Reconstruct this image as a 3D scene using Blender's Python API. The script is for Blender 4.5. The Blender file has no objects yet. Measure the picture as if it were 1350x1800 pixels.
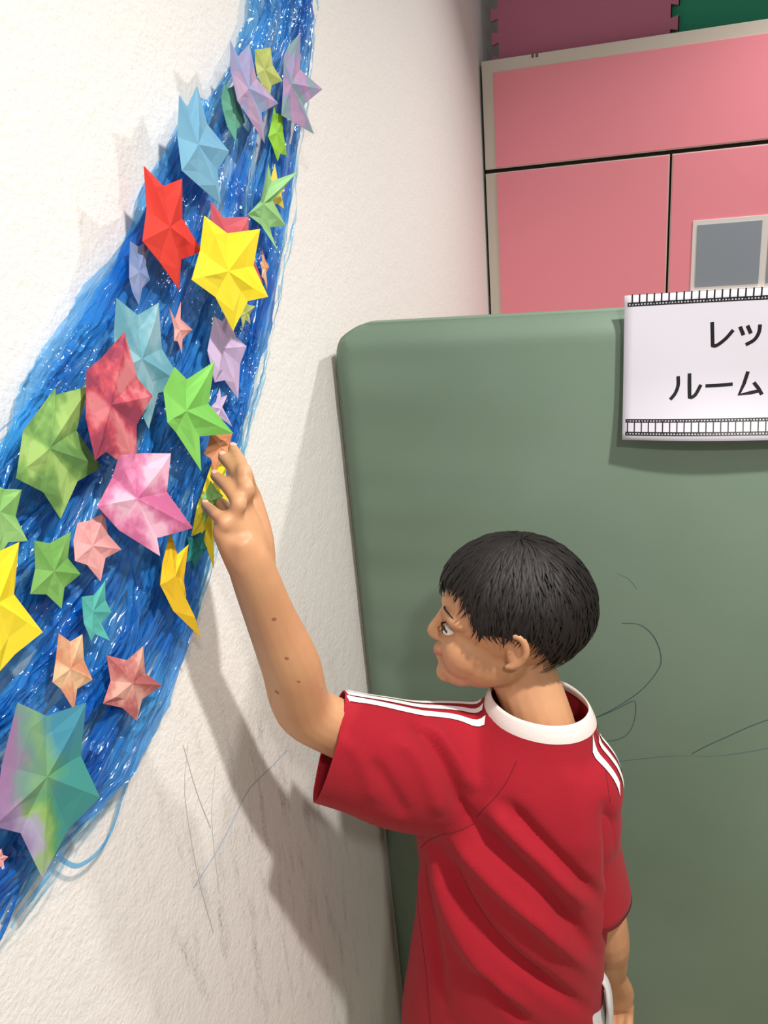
import bpy, bmesh, math, random
import numpy as np
from mathutils import Vector, Matrix, noise
from mathutils.bvhtree import BVHTree
random.seed(7)
S = bpy.context.scene
COL = S.collection
# ------------------------------------------------------------------ camera
TH, PI_, RO, FPX = math.radians(18.5), math.radians(19.7), math.radians(5.2), 1400.0
CAM = Vector((.46, 0, 1.7))
Fv = Vector((-math.sin(TH)*math.cos(PI_), math.cos(TH)*math.cos(PI_), -math.sin(PI_)))
R0 = Vector((math.cos(TH), math.sin(TH), 0)); U0 = R0.cross(Fv)
Rv = R0*math.cos(RO) - U0*math.sin(RO); Uv = U0*math.cos(RO) + R0*math.sin(RO)
cd = bpy.data.cameras.new('camera'); cam = bpy.data.objects.new('camera', cd); COL.objects.link(cam)
cd.sensor_fit = 'VERTICAL'; cd.sensor_height = 36; cd.lens = 36*FPX/1800; cd.clip_start = .02
M = Matrix.Identity(4)
for i in range(3):
    M[i][0], M[i][1], M[i][2], M[i][3] = Rv[i], Uv[i], -Fv[i], CAM[i]
cam.matrix_world = M
S.camera = cam
# ------------------------------------------------------------------ world, lamps, exposure
w = bpy.data.worlds.new('world'); S.world = w; w.use_nodes = True
w.node_tree.nodes['Background'].inputs[0].default_value = (1.0, .97, .94, 1)
w.node_tree.nodes['Background'].inputs[1].default_value = .27
def area(name, loc, target, size, energy, color, spread):
    l = bpy.data.lights.new(name, 'AREA'); l.shape = 'RECTANGLE'; l.size, l.size_y = size
    l.energy = energy; l.color = color; l.spread = math.radians(spread)
    o = bpy.data.objects.new(name, l); COL.objects.link(o); o.location = loc
    o.rotation_euler = (Vector(target)-Vector(loc)).to_track_quat('-Z', 'Y').to_euler()
    return o
area('ceiling_lamp_near', (1.05, .34, 2.75), (.55, .62, 0), (.09, .09), 19, (1, .95, .89), 118)
area('ceiling_lamp_far', (1.1, 2.3, 2.65), (.6, 1.0, 0), (.09, .09), 14.5, (1, .96, .91), 125)
area('fill_light_behind', (1.1, -.9, 2.75), (.62, 0.9, 1.1), (.14, .14), 5, (1, .94, .87), 90)  # added fill from the camera side, lifts the shirt back and mat
S.view_settings.view_transform = 'Standard'; S.view_settings.look = 'None'
S.view_settings.exposure = 0.06; S.view_settings.gamma = 1; S.view_settings.use_curve_mapping = False

# ------------------------------------------------------------------ helpers
def ray(px, py): return Fv + Rv*((px-675)/FPX) - Uv*((py-900)/FPX)
def hit(px, py, ax, v):
    d = ray(px, py); return CAM + d*((v-CAM[ax])/d[ax])
def hitp(px, py, P, n):
    d = ray(px, py); return CAM + d*((P-CAM).dot(n)/d.dot(n))
def srgb(r, g, b):
    f = lambda c: (c/255/12.92) if c/255 <= .04045 else ((c/255+.055)/1.055)**2.4
    return (f(r), f(g), f(b), 1)
def mat(name, col, rough=.6, **kw):
    m = bpy.data.materials.new(name); m.use_nodes = True
    b = m.node_tree.nodes['Principled BSDF']
    b.inputs['Base Color'].default_value = col; b.inputs['Roughness'].default_value = rough
    for k, v in kw.items(): b.inputs[k.replace('_', ' ')].default_value = v
    return m
def nd(m, t, **kw):
    n = m.node_tree.nodes.new(t)
    for k, v in kw.items():
        if k in n.inputs: n.inputs[k].default_value = v
        else: setattr(n, k, v)
    return n
def lk(m, a, b): m.node_tree.links.new(a, b)
def coords(m, scale=(1, 1, 1)):
    tc = nd(m, 'ShaderNodeTexCoord'); mp = nd(m, 'ShaderNodeMapping'); mp.inputs['Scale'].default_value = scale
    lk(m, tc.outputs['Object'], mp.inputs['Vector']); return mp.outputs[0]
def bump(m, height, strength=.3, dist=.002):
    b = m.node_tree.nodes['Principled BSDF']
    bp = nd(m, 'ShaderNodeBump'); bp.inputs['Strength'].default_value = strength; bp.inputs['Distance'].default_value = dist
    lk(m, height, bp.inputs['Height']); lk(m, bp.outputs[0], b.inputs['Normal']); return bp
def noisebump(m, scale, strength=.3, dist=.002, detail=3, vs=(1, 1, 1)):
    n = nd(m, 'ShaderNodeTexNoise', Scale=scale, Detail=detail); lk(m, coords(m, vs), n.inputs['Vector'])
    return bump(m, n.outputs['Fac'], strength, dist)
def ramp(m, fac, stops):
    r = nd(m, 'ShaderNodeValToRGB'); e = r.color_ramp.elements
    while len(e) < len(stops): e.new(.5)
    for el, (p, c) in zip(e, stops): el.position = p; el.color = c
    lk(m, fac, r.inputs[0]); return r.outputs[0]
def obj(name, me, m=None, parent=None, smooth=False):
    if isinstance(me, bmesh.types.BMesh):
        b = me; me = bpy.data.meshes.new(name); b.to_mesh(me); b.free()
    o = bpy.data.objects.new(name, me); COL.objects.link(o)
    if m is not None:
        me.materials.clear(); me.materials.append(m)
    if smooth: me.polygons.foreach_set('use_smooth', [True]*len(me.polygons))
    if parent: o.parent = parent
    return o
def pydata(name, v, f):
    me = bpy.data.meshes.new(name); me.from_pydata([tuple(p) for p in v], [], f); me.update(); return me
def tag(o, label=None, cat=None, group=None, kind=None):
    if label: o['label'] = label
    if cat: o['category'] = cat
    if group: o['group'] = group
    if kind: o['kind'] = kind
    return o
def empty(name, loc=(0, 0, 0)):
    o = bpy.data.objects.new(name, None); COL.objects.link(o); o.location = (0, 0, 0); o.empty_display_size = .05; return o
def box(bm, lo, hi, bev=0):
    r = bmesh.ops.create_cube(bm, size=1)
    for v in r['verts']:
        v.co = Vector([lo[i]+(v.co[i]+.5)*(hi[i]-lo[i]) for i in range(3)])
    if bev:
        es = list({e for v in r['verts'] for e in v.link_edges})
        bmesh.ops.bevel(bm, geom=es, offset=bev, segments=2, affect='EDGES', profile=.6)
def boxobj(name, lo, hi, m, parent=None, bev=0.001):
    bm = bmesh.new(); box(bm, lo, hi, bev); return obj(name, bm, m, parent)
def cat_rom(pts, n):
    pts = [Vector(p) for p in pts]; out = []
    P = [pts[0]*2-pts[1]]+pts+[pts[-1]*2-pts[-2]]
    for i in range(1, len(P)-2):
        for k in range(n):
            t = k/n; a, b, c, d = P[i-1:i+3]
            out.append(.5*((2*b)+(c-a)*t+(2*a-5*b+4*c-d)*t*t+(3*b-a-3*c+d)*t**3))
    out.append(pts[-1]); return out
def tube(V, Fc, pts, rad, seg=10, n=4, flat=None):
    """closed tapered tube along a smooth path; rad = list of (ru, rv) or numbers per control point"""
    rad = [(r, r) if not isinstance(r, tuple) else r for r in rad]
    C = cat_rom(pts, n); Rr = cat_rom([(a, b, 0) for a, b in rad], n)
    base = len(V); prev = None; up = Vector(flat) if flat else None
    for i, c in enumerate(C):
        t = (C[min(i+1, len(C)-1)]-C[max(i-1, 0)]).normalized()
        if up is not None: a = (up-t*up.dot(t)).normalized()
        else:
            a = prev if prev is not None else (Vector((0, 0, 1)) if abs(t.z) < .9 else Vector((1, 0, 0)))
            a = (a-t*a.dot(t)).normalized()
        prev = a; b = t.cross(a)
        for k in range(seg):
            th = 2*math.pi*k/seg
            V.append(c+a*math.cos(th)*Rr[i].x+b*math.sin(th)*Rr[i].y)
    L = len(C)
    for i in range(L-1):
        for k in range(seg):
            k2 = (k+1) % seg
            Fc.append((base+i*seg+k, base+i*seg+k2, base+(i+1)*seg+k2, base+(i+1)*seg+k))
    # rounded caps
    for end, c, sgn in ((0, C[0], -1), (L-1, C[-1], 1)):
        t = ((C[1]-C[0]) if end == 0 else (C[-1]-C[-2])).normalized()*sgn
        r = min(Rr[end].x, Rr[end].y)
        ring0 = [base+end*seg+k for k in range(seg)]
        mid = len(V)
        for k in range(seg): V.append(c+(V[ring0[k]]-c)*.72+t*r*.62)
        V.append(c+t*r*.92)
        for k in range(seg):
            k2 = (k+1) % seg
            q = (ring0[k], ring0[k2], mid+k2, mid+k); tr = (mid+k, mid+k2, mid+seg)
            Fc.append(q if end else q[::-1]); Fc.append(tr if end else tr[::-1])
def ellip(V, Fc, c, ax, seg=20, rings=12):
    """ellipsoid; ax = 3 vectors"""
    base = len(V); c = Vector(c)
    for i in range(rings+1):
        ph = math.pi*i/rings
        for k in range(seg):
            th = 2*math.pi*k/seg
            V.append(c+ax[0]*math.sin(ph)*math.cos(th)+ax[1]*math.sin(ph)*math.sin(th)+ax[2]*math.cos(ph))
    for i in range(rings):
        for k in range(seg):
            k2 = (k+1) % seg
            Fc.append((base+i*seg+k, base+(i+1)*seg+k, base+(i+1)*seg+k2, base+i*seg+k2))
def remesh(V, Fc, voxel, smooth=6):
    me = pydata('tmp', V, Fc)
    bm = bmesh.new(); bm.from_mesh(me); bmesh.ops.remove_doubles(bm, verts=bm.verts, dist=1e-6)
    bmesh.ops.recalc_face_normals(bm, faces=bm.faces); bm.to_mesh(me); bm.free()
    o = bpy.data.objects.new('tmp', me); COL.objects.link(o)
    r = o.modifiers.new('r', 'REMESH'); r.mode = 'VOXEL'; r.voxel_size = voxel
    if smooth:
        s = o.modifiers.new('s', 'SMOOTH'); s.factor = .5; s.iterations = smooth
    dg = bpy.context.evaluated_depsgraph_get(); dg.update()
    out = bpy.data.meshes.new_from_object(o.evaluated_get(dg))
    bpy.data.objects.remove(o); return out

# ------------------------------------------------------------------ setting
mw = mat('wall_plaster', srgb(234, 232, 228), .75)
def wall_nodes():
    m = mw; b = m.node_tree.nodes['Principled BSDF']; c = coords(m)
    n1 = nd(m, 'ShaderNodeTexNoise', Scale=170, Detail=4, Roughness=.6); lk(m, c, n1.inputs['Vector'])
    n2 = nd(m, 'ShaderNodeTexNoise', Scale=45, Detail=2); lk(m, c, n2.inputs['Vector'])
    ad = nd(m, 'ShaderNodeMath', operation='ADD'); lk(m, n1.outputs['Fac'], ad.inputs[0]); lk(m, n2.outputs['Fac'], ad.inputs[1])
    bump(m, ad.outputs[0], .55, .0022)
    # handled grime low on the wall: streaky smudges and specks
    c2 = coords(m, (1, 9, 2.2)); s1 = nd(m, 'ShaderNodeTexNoise', Scale=4, Detail=5, Roughness=.65); lk(m, c2, s1.inputs['Vector'])
    s2 = nd(m, 'ShaderNodeTexNoise', Scale=230, Detail=2); lk(m, c, s2.inputs['Vector'])
    sx = nd(m, 'ShaderNodeSeparateXYZ'); lk(m, c, sx.inputs[0])
    mz = nd(m, 'ShaderNodeMapRange'); mz.inputs['From Min'].default_value = 1.3; mz.inputs['From Max'].default_value = 1.05; lk(m, sx.outputs['Z'], mz.inputs['Value'])
    my = nd(m, 'ShaderNodeMapRange'); my.inputs['From Min'].default_value = .42; my.inputs['From Max'].default_value = .6; lk(m, sx.outputs['Y'], my.inputs['Value'])
    my2 = nd(m, 'ShaderNodeMapRange'); my2.inputs['From Min'].default_value = 1.2; my2.inputs['From Max'].default_value = .8; lk(m, sx.outputs['Y'], my2.inputs['Value'])
    r1 = nd(m, 'ShaderNodeMapRange'); r1.inputs['From Min'].default_value = .52; r1.inputs['From Max'].default_value = .75; lk(m, s1.outputs['Fac'], r1.inputs['Value'])
    r2 = nd(m, 'ShaderNodeMapRange'); r2.inputs['From Min'].default_value = .5; r2.inputs['From Max'].default_value = .68; lk(m, s2.outputs['Fac'], r2.inputs['Value'])
    base = nd(m, 'ShaderNodeMath', operation='MULTIPLY'); lk(m, mz.outputs[0], base.inputs[0]); lk(m, my.outputs[0], base.inputs[1])
    b2 = nd(m, 'ShaderNodeMath', operation='MULTIPLY'); lk(m, base.outputs[0], b2.inputs[0]); lk(m, my2.outputs[0], b2.inputs[1])
    a = nd(m, 'ShaderNodeMath', operation='MULTIPLY_ADD'); lk(m, r2.outputs[0], a.inputs[0]); a.inputs[1].default_value = .8; a.inputs[2].default_value = .3
    k = nd(m, 'ShaderNodeMath', operation='MULTIPLY'); lk(m, a.outputs[0], k.inputs[0]); lk(m, r1.outputs[0], k.inputs[1])
    k2 = nd(m, 'ShaderNodeMath', operation='MULTIPLY'); lk(m, k.outputs[0], k2.inputs[0]); lk(m, b2.outputs[0], k2.inputs[1])
    mx = nd(m, 'ShaderNodeMixRGB'); mx.inputs[1].default_value = srgb(234, 232, 228); mx.inputs[2].default_value = srgb(120, 115, 115)
    lk(m, k2.outputs[0], mx.inputs[0]); lk(m, mx.outputs[0], b.inputs['Base Color'])
wall_nodes()
wl = tag(boxobj('wall_left', (-.1, -1.6, 0), (0, 3.3, 2.75), mw, bev=0), kind='structure')
mb = mat('wall_back_shade', srgb(66, 54, 48), .8); noisebump(mb, 150, .4)  # dark base colour paints in the shadowed gap behind the foam tiles
tag(boxobj('wall_back', (-.1, 3.3, 0), (2.6, 3.4, 2.75), mb, bev=0), kind='structure')
mf = mat('floor_vinyl', srgb(176, 150, 118), .45); noisebump(mf, 30, .1)
tag(boxobj('floor', (-.1, -1.6, -.05), (2.6, 3.3, 0), mf, bev=0), kind='structure')
# pencil and crayon marks drawn on the wall
def line_on(name, px, ax, v, r, m, parent, off=0.0, n=5):
    pts = [hit(a, b, ax, v) for a, b in px]; V, Fc = [], []
    tube(V, Fc, pts, [r]*len(pts), 5, n); return obj(name, pydata(name, V, Fc), m, parent)
mpb = mat('blue_pencil', srgb(120, 145, 170), .8); mpg = mat('grey_pencil', srgb(178, 174, 172), .8)
for px, m in (([(505, 1318), (480, 1345), (440, 1385), (418, 1425), (385, 1490), (340, 1560)], mpb),
              ([(330, 1310), (325, 1400), (348, 1540), (375, 1640)], mpg),
              ([(322, 1310), (345, 1390), (370, 1455)], mpg), ([(378, 1350), (372, 1440), (385, 1570)], mpg),
              ([(600, 1090), (575, 1140), (560, 1170)], mpg)):
    o = line_on('pencil_mark', px, 0, .0002, .00045, m, wl)
tag(bpy.data.objects['pencil_mark'], 'thin blue pencil line drawn on the white wall')

# ------------------------------------------------------------------ cabinet far behind
CY = 2.62
def cz(px, py): return hit(px, py, 1, CY)
mwh = mat('cabinet_white', srgb(214, 205, 192), .5); noisebump(mwh, 60, .05)
mpk = mat('cabinet_pink', srgb(250, 150, 164), .55); noisebump(mpk, 25, .12, .002)
mdk = mat('cabinet_dark', srgb(52, 40, 36), .8)
cab = empty('cabinet'); tag(cab, 'tall white-framed cabinet with pink panelled doors behind the green mat', 'cabinet')
xl = .008; xr = 1.5; zt = cz(848, 108).z; zg = cz(848, 302).z; xd = cz(1180, 264).x
fw = .028
boxobj('carcass', (xl, CY+.02, 0), (xr, CY+.42, zt-.001), mdk, cab)
def panel(name, x0, x1, z0, z1, l, r, t, b):
    fr = boxobj(name, (x0, CY, z0), (x1, CY+.02, z1), mwh, cab, .0015)
    boxobj('pink_sheet', (x0+l, CY-.003, z0+b), (x1-r, CY+.001, z1-t), mpk, fr, .0008)
    return fr
panel('top_panel', xl, xr, zg+.004, zt, .034, .01, .034, .003)
panel('door', xl, xd-.003, .9, zg-.007, .034, .003, .003, .01)
d2 = panel('door', xd+.003, xr, .9, zg-.007, .003, .01, .003, .01)
boxobj('plinth', (xl, CY, 0), (xr, CY+.02, .895), mwh, cab)
# small maker's mark on the top rail (two grey squares)
q = cz(940, 97)
for dx in (-.006, .006): boxobj('printed_mark', (q.x+dx-.004, CY-.0008, q.z-.006), (q.x+dx+.004, CY+.0005, q.z+.005), mat('mark_grey', srgb(110, 100, 95)), cab, 0)
# white framed grey window panes on the right door
mgl = mat('grey_pane', srgb(150, 158, 170), .18, Specular_IOR_Level=.6); noisebump(mgl, 9, .15, .004)
mfr = mat('frame_white', srgb(236, 230, 226), .4)
a = cz(1218, 388); b = cz(1222, 512); xs = [a.x, cz(1345, 372).x, cz(1345, 372).x*2-a.x]
pw = boxobj('window_frame', (a.x, CY-.006, b.z-.13), (xs[2]+.01, CY-.0032, a.z), mfr, cab, .001); tag(pw, 'white frame around two grey panes')
for i in range(2):
    boxobj('pane', (xs[i]+.013, CY-.0085, b.z+.012), (xs[i+1]-.006, CY-.0058, a.z-.013), mgl, pw, .001)
for i in range(2): boxobj('ledge', (xs[i]+.004, CY-.016, b.z-.002), (xs[i+1]+.002, CY-.006, b.z+.004), mfr, pw, .001)

# foam puzzle tiles standing on the cabinet
def puzzle(name, x0, x1, z0, h, y, col, label, left=True, th=.012):
    P = .0615; kn = .020
    def knob(n, out):   # profile offsets along an edge of length n*P ; dovetail teeth
        r = []
        for i in range(n):
            s = i*P
            r += [(s+P*.28, 0), (s+P*.20, out), (s+P*.80, out), (s+P*.72, 0)]
        return r
    n = round(h/P)
    out = []
    for s, o in knob(round((x1-x0)/P), -.0): pass
    pts = [(x0, z0), (x1, z0)]
    pts += [(x1+o, z0+s) for s, o in knob(n, kn)]
    pts += [(x1, z0+h), (x0, z0+h)]
    pts += [(x0-o, z0+s) for s, o in reversed(knob(n, -kn if not left else -kn))]
    bm = bmesh.new(); vs = [bm.verts.new((p[0], y, p[1])) for p in pts]
    f = bm.faces.new(vs); r = bmesh.ops.extrude_face_region(bm, geom=[f])
    for g in r['geom']:
        if isinstance(g, bmesh.types.BMVert): g.co.y += th
    bmesh.ops.recalc_face_normals(bm, faces=bm.faces)
    m = mat(name, col, .85); noisebump(m, 300, .25, .001)
    return tag(obj('foam_tile', bm, m), label, 'foam tile', 'foam puzzle tiles on the cabinet')
zt0 = zt+.001
a = cz(862, 40); b = cz(1181, 30)
puzzle('foam_mauve', a.x-.006, b.x-.002, zt0, .615, CY+.05, srgb(190, 112, 136), 'mauve foam puzzle tile standing at the left on the pink cabinet')
puzzle('foam_green', b.x+.002, b.x+.58, zt0, .615, CY+.068, srgb(40, 140, 108), 'dark green foam puzzle tile standing to the right of the mauve one')

# ------------------------------------------------------------------ green gym mat
MY = 1.158
mg = mat('green_vinyl', srgb(98, 124, 108), .5, Specular_IOR_Level=.35)
def mg_nodes():
    c = coords(mg, (1, 1, 1)); n = nd(mg, 'ShaderNodeTexNoise', Scale=2.2, Detail=3); lk(mg, c, n.inputs['Vector'])
    col = ramp(mg, n.outputs['Fac'], [(.35, srgb(106, 128, 110)), (.65, srgb(118, 139, 123))])
    lk(mg, col, mg.node_tree.nodes['Principled BSDF'].inputs['Base Color'])
    n3 = nd(mg, 'ShaderNodeTexNoise', Scale=900, Detail=1); lk(mg, c, n3.inputs['Vector'])
    bump(mg, n3.outputs['Fac'], .12, .0006)
mg_nodes()
def gym_mat():
    x0, x1, z0, z1, r = .009, 1.12, .004, hit(670, 575, 1, MY).z+.004, .062
    root = empty('gym_mat')
    tag(root, 'upright green vinyl gym mat with rounded corners and pen scribbles, behind the child', 'gym mat')
    nx, nz = 150, 190; V, Fc = [], []
    def corner(x, z):
        # clamp into the rounded rectangle
        for cx, cz_, sx, sz in ((x0+r, z1-r, -1, 1), (x1-r, z1-r, 1, 1)):
            dx, dz = (x-cx)*sx, (z-cz_)*sz
            if dx > 0 and dz > 0:
                m_ = max(dx, dz); d = math.hypot(dx, dz)
                if d > 0: k = m_/d; x, z = cx+sx*dx*k, cz_+sz*dz*k
        return x, z
    for j in range(nz+1):
        for i in range(nx+1):
            u, v = i/nx, j/nz
            x, z = corner(x0+(x1-x0)*u, z0+(z1-z0)*v)
            e = min((x-x0), (x1-x), (z1-z), (z-z0)); e = max(e, 0)
            # soft puffed edge, small cross wrinkles near the left edge
            rim = -.022*max(0, 1-e/.035)**2
            wr = .0030*noise.noise(Vector((x*2.2, 3, z*16)))*math.exp(-((x-x0)/.22)**2)
            wr += .0025*noise.noise(Vector((x*1.6, 9, z*7))) + .005*noise.noise(Vector((x*1.3, 1, z*1.7)))
            V.append((x, MY-rim-wr*min(1, e/.03), z))
    for j in range(nz):
        for i in range(nx):
            a = j*(nx+1)+i; Fc.append((a, a+1, a+nx+2, a+nx+1))
    # back face = copy, joined around the rim
    N = len(V)
    for v in V[:N]: V.append((v[0], MY+.075-(v[1]-MY), v[2]))
    for j in range(nz):
        for i in range(nx):
            a = N+j*(nx+1)+i; Fc.append((a, a+nx+1, a+nx+2, a+1))
    rim = [i for i in range(nx+1)]+[j*(nx+1)+nx for j in range(1, nz+1)]+[nz*(nx+1)+i for i in range(nx-1, -1, -1)]+[j*(nx+1) for j in range(nz-1, 0, -1)]
    for k in range(len(rim)):
        a, b = rim[k], rim[(k+1) % len(rim)]; Fc.append((b, a, a+N, b+N))
    o = obj('cover', pydata('cover', V, Fc), mg, root, True)
    # piping seam following the edge
    P = []
    for t in range(0, 41): P.append((x0, z0+(z1-r-z0)*t/40))
    for t in range(1, 9): a = math.pi/2*t/9; P.append((x0+r-r*math.cos(a), z1-r+r*math.sin(a)))
    for t in range(0, 41): P.append((x0+r+(x1-2*r-x0)*t/40, z1))
    V, Fc = [], []; tube(V, Fc, [(p[0]+.0012, MY+.0225, p[1]-.0012) for p in P], [.0022]*len(P), 6, 1)
    obj('piping', pydata('piping', V, Fc), mg, root, True)
    bv = BVHTree.FromPolygons([v.co for v in o.data.vertices], [p.vertices[:] for p in o.data.polygons])
    mi = mat('ink', srgb(52, 82, 88), .6); mi2 = mat('faint_ink', srgb(72, 100, 102), .6)
    for px, m_, r_ in (([(1094, 1095), (1125, 1098), (1150, 1120), (1162, 1155), (1155, 1180), (1125, 1215), (1080, 1245), (1044, 1263)], mi, .0007),
                  ([(1044, 1263), (1080, 1248), (1108, 1234), (1117, 1235), (1116, 1262), (1105, 1288), (1085, 1300), (1060, 1303)], mi, .0006),
                  ([(1060, 1345), (1088, 1338), (1140, 1332), (1190, 1328), (1260, 1328), (1310, 1322), (1360, 1313)], mi2, .0006),
                  ([(1216, 1325), (1240, 1312), (1280, 1294), (1320, 1276), (1370, 1258)], mi, .0007),
                  ([(1085, 1008), (1105, 1018), (1120, 1035)], mi2, .0004)):
        pts = []
        for a in cat_rom([(p[0], p[1], 0) for p in px], 6):
            d = ray(a.x, a.y); h = bv.ray_cast(CAM, d.normalized()); pts.append(h[0] if h[0] else hit(a.x, a.y, 1, MY))
        V, Fc = [], []; tube(V, Fc, pts, [r_]*len(pts), 5, 1); obj('pen_scribble', pydata('s', V, Fc), m_, root)
    return root
gym_mat()

# ------------------------------------------------------------------ paper sign on the mat
def sign():
    root = empty('paper_sign'); tag(root, 'white laminated paper sign with black katakana and film-strip borders over the green mat', 'sign')
    Y = MY-.012
    q = lambda px, py, y=Y: hit(px, py, 1, y)
    x0 = q(1096, 640).x; x1 = x0+.30; zt_ = q(1300, 508).z; zb = q(1300, 768).z
    mp = mat('sign_paper', srgb(212, 210, 222), .35); noisebump(mp, 12, .15, .002)
    nx, nz = 24, 20; V, Fc = [], []
    def yy(x, z):
        v = (z-zb)/(zt_-zb); u = (x-x0)/(x1-x0)
        return Y-.020*max(0, 1-v*2.2)**2*(.55+.45*math.sin(math.pi*min(1, u*1.0)))-.0015*math.sin(u*7+v*3)
    for j in range(nz+1):
        for i in range(nx+1):
            x = x0+(x1-x0)*i/nx; z = zb+(zt_-zb)*j/nz; V.append((x, yy(x, z), z))
    for j in range(nz):
        for i in range(nx):
            a = j*(nx+1)+i; Fc.append((a, a+1, a+nx+2, a+nx+1))
    o = obj('sheet', pydata('sheet', V, Fc), mp, root, True)
    s = o.modifiers.new('s', 'SOLIDIFY'); s.thickness = .0006; s.offset = 1
    mk = mat('sign_black', srgb(22, 22, 24), .4)
    def quadstrip(V, Fc, xa, xb, za, zb2, n=1, lift=.0008):
        b = len(V)
        for i in range(n+1):
            x = xa+(xb-xa)*i/n
            for z in (za, zb2): V.append((x, yy(x, z)-lift, z))
        for i in range(n): Fc.append((b+2*i, b+2*i+2, b+2*i+3, b+2*i+1))
    px2m = (zt_-zb)/260.
    # film strips: sprocket bands with square holes and frame bars
    V, Fc = [], []
    def band(zc, hh):
        hole = hh*.34; pitch = 5.1*px2m
        quadstrip(V, Fc, x0+.004, x1-.004, zc+hole, zc+hh, 30); quadstrip(V, Fc, x0+.004, x1-.004, zc-hh, zc-hole, 30)
        x = x0+.004
        while x < x1-.005:
            quadstrip(V, Fc, x, x+pitch*.5, zc-hole, zc+hole); x += pitch
    zl = q(1300, 766-8.).z
    b1, b2 = q(1300, 757).z, q(1300, 735).z
    band(b1, 3.6*px2m); band(b2, 3.2*px2m)
    t1 = q(1300, 525).z; t2 = q(1300, 505).z; obj('film_strip_print', None or pydata('fs', V, Fc), mk, root); V, Fc = [], []; band(t1, 3.6*px2m); Vt, Ft = V, Fc; V, Fc = [], []
    x = x0+.006
    while x < x1-.006:
        quadstrip(V, Fc, x, x+2.0*px2m, b1, b2); quadstrip(Vt, Ft, x+.003, x+.003+2.6*px2m, t1, t2-.001); x += 12.3*px2m
    obj('frame_lines', pydata('fs', V, Fc), mk, root); obj('film_strip_print', pydata('fs', Vt, Ft), mk, root)
    # lettering as strokes (pixel coordinates unprojected onto the sheet)
    strokes = {'letter_re': [[(1252, 566), (1253, 609), (1262, 606), (1276, 595), (1289, 580)]],
               'letter_tsu': [[(1301, 574), (1307, 589)], [(1314, 572), (1320, 586)], [(1336, 570), (1334, 584), (1326, 597), (1311, 606)]],
               'letter_ru': [[(1192, 661), (1192, 676), (1187, 690), (1178, 701)], [(1212, 656), (1212, 699), (1222, 693), (1232, 676)]],
               'long_vowel_bar': [[(1240, 678), (1264, 677), (1288, 675)]],
               'letter_mu': [[(1315, 653), (1308, 674), (1299, 693), (1318, 690), (1337, 686)], [(1325, 672), (1333, 682), (1339, 693)]]}
    for nm, ss in strokes.items():
        V, Fc = [], []
        for st in ss:
            sharp = len(st) > 3
            pts = [q(*p) for p in st]
            # polylines with a light curve; offset quads
            P = []
            if nm in ('letter_re', 'letter_ru') and len(st) == 5: P = [pts[0], pts[1]]+cat_rom(pts[1:], 5)[1:]
            elif nm == 'letter_ru' and st[0][0] == 1212: P = [pts[0], pts[1]]+cat_rom(pts[1:], 5)[1:]
            elif nm == 'letter_mu': P = pts
            else: P = cat_rom(pts, 5)
            hw = 3.0*px2m; b = len(V)
            for i, p in enumerate(P):
                t = (P[min(i+1, len(P)-1)]-P[max(i-1, 0)]); t.y = 0; t.normalize(); n_ = Vector((-t.z, 0, t.x))*hw
                for sg in (1, -1):
                    v = p+n_*sg; V.append((v.x, yy(v.x, v.z)-.0010, v.z))
            for i in range(len(P)-1): Fc.append((b+2*i, b+2*i+1, b+2*i+3, b+2*i+2))
        obj(nm, pydata(nm, V, Fc), mk, root)
    # tape tabs holding the sheet to the mat
    mt = mat('clear_tape', srgb(225, 225, 215), .2, Alpha=.45)
    for xx in (): boxobj('tape', (xx, Y-.0030, zt_-.012), (xx+.025, Y-.0022, zt_+.006), mt, root, 0)
sign()

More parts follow.
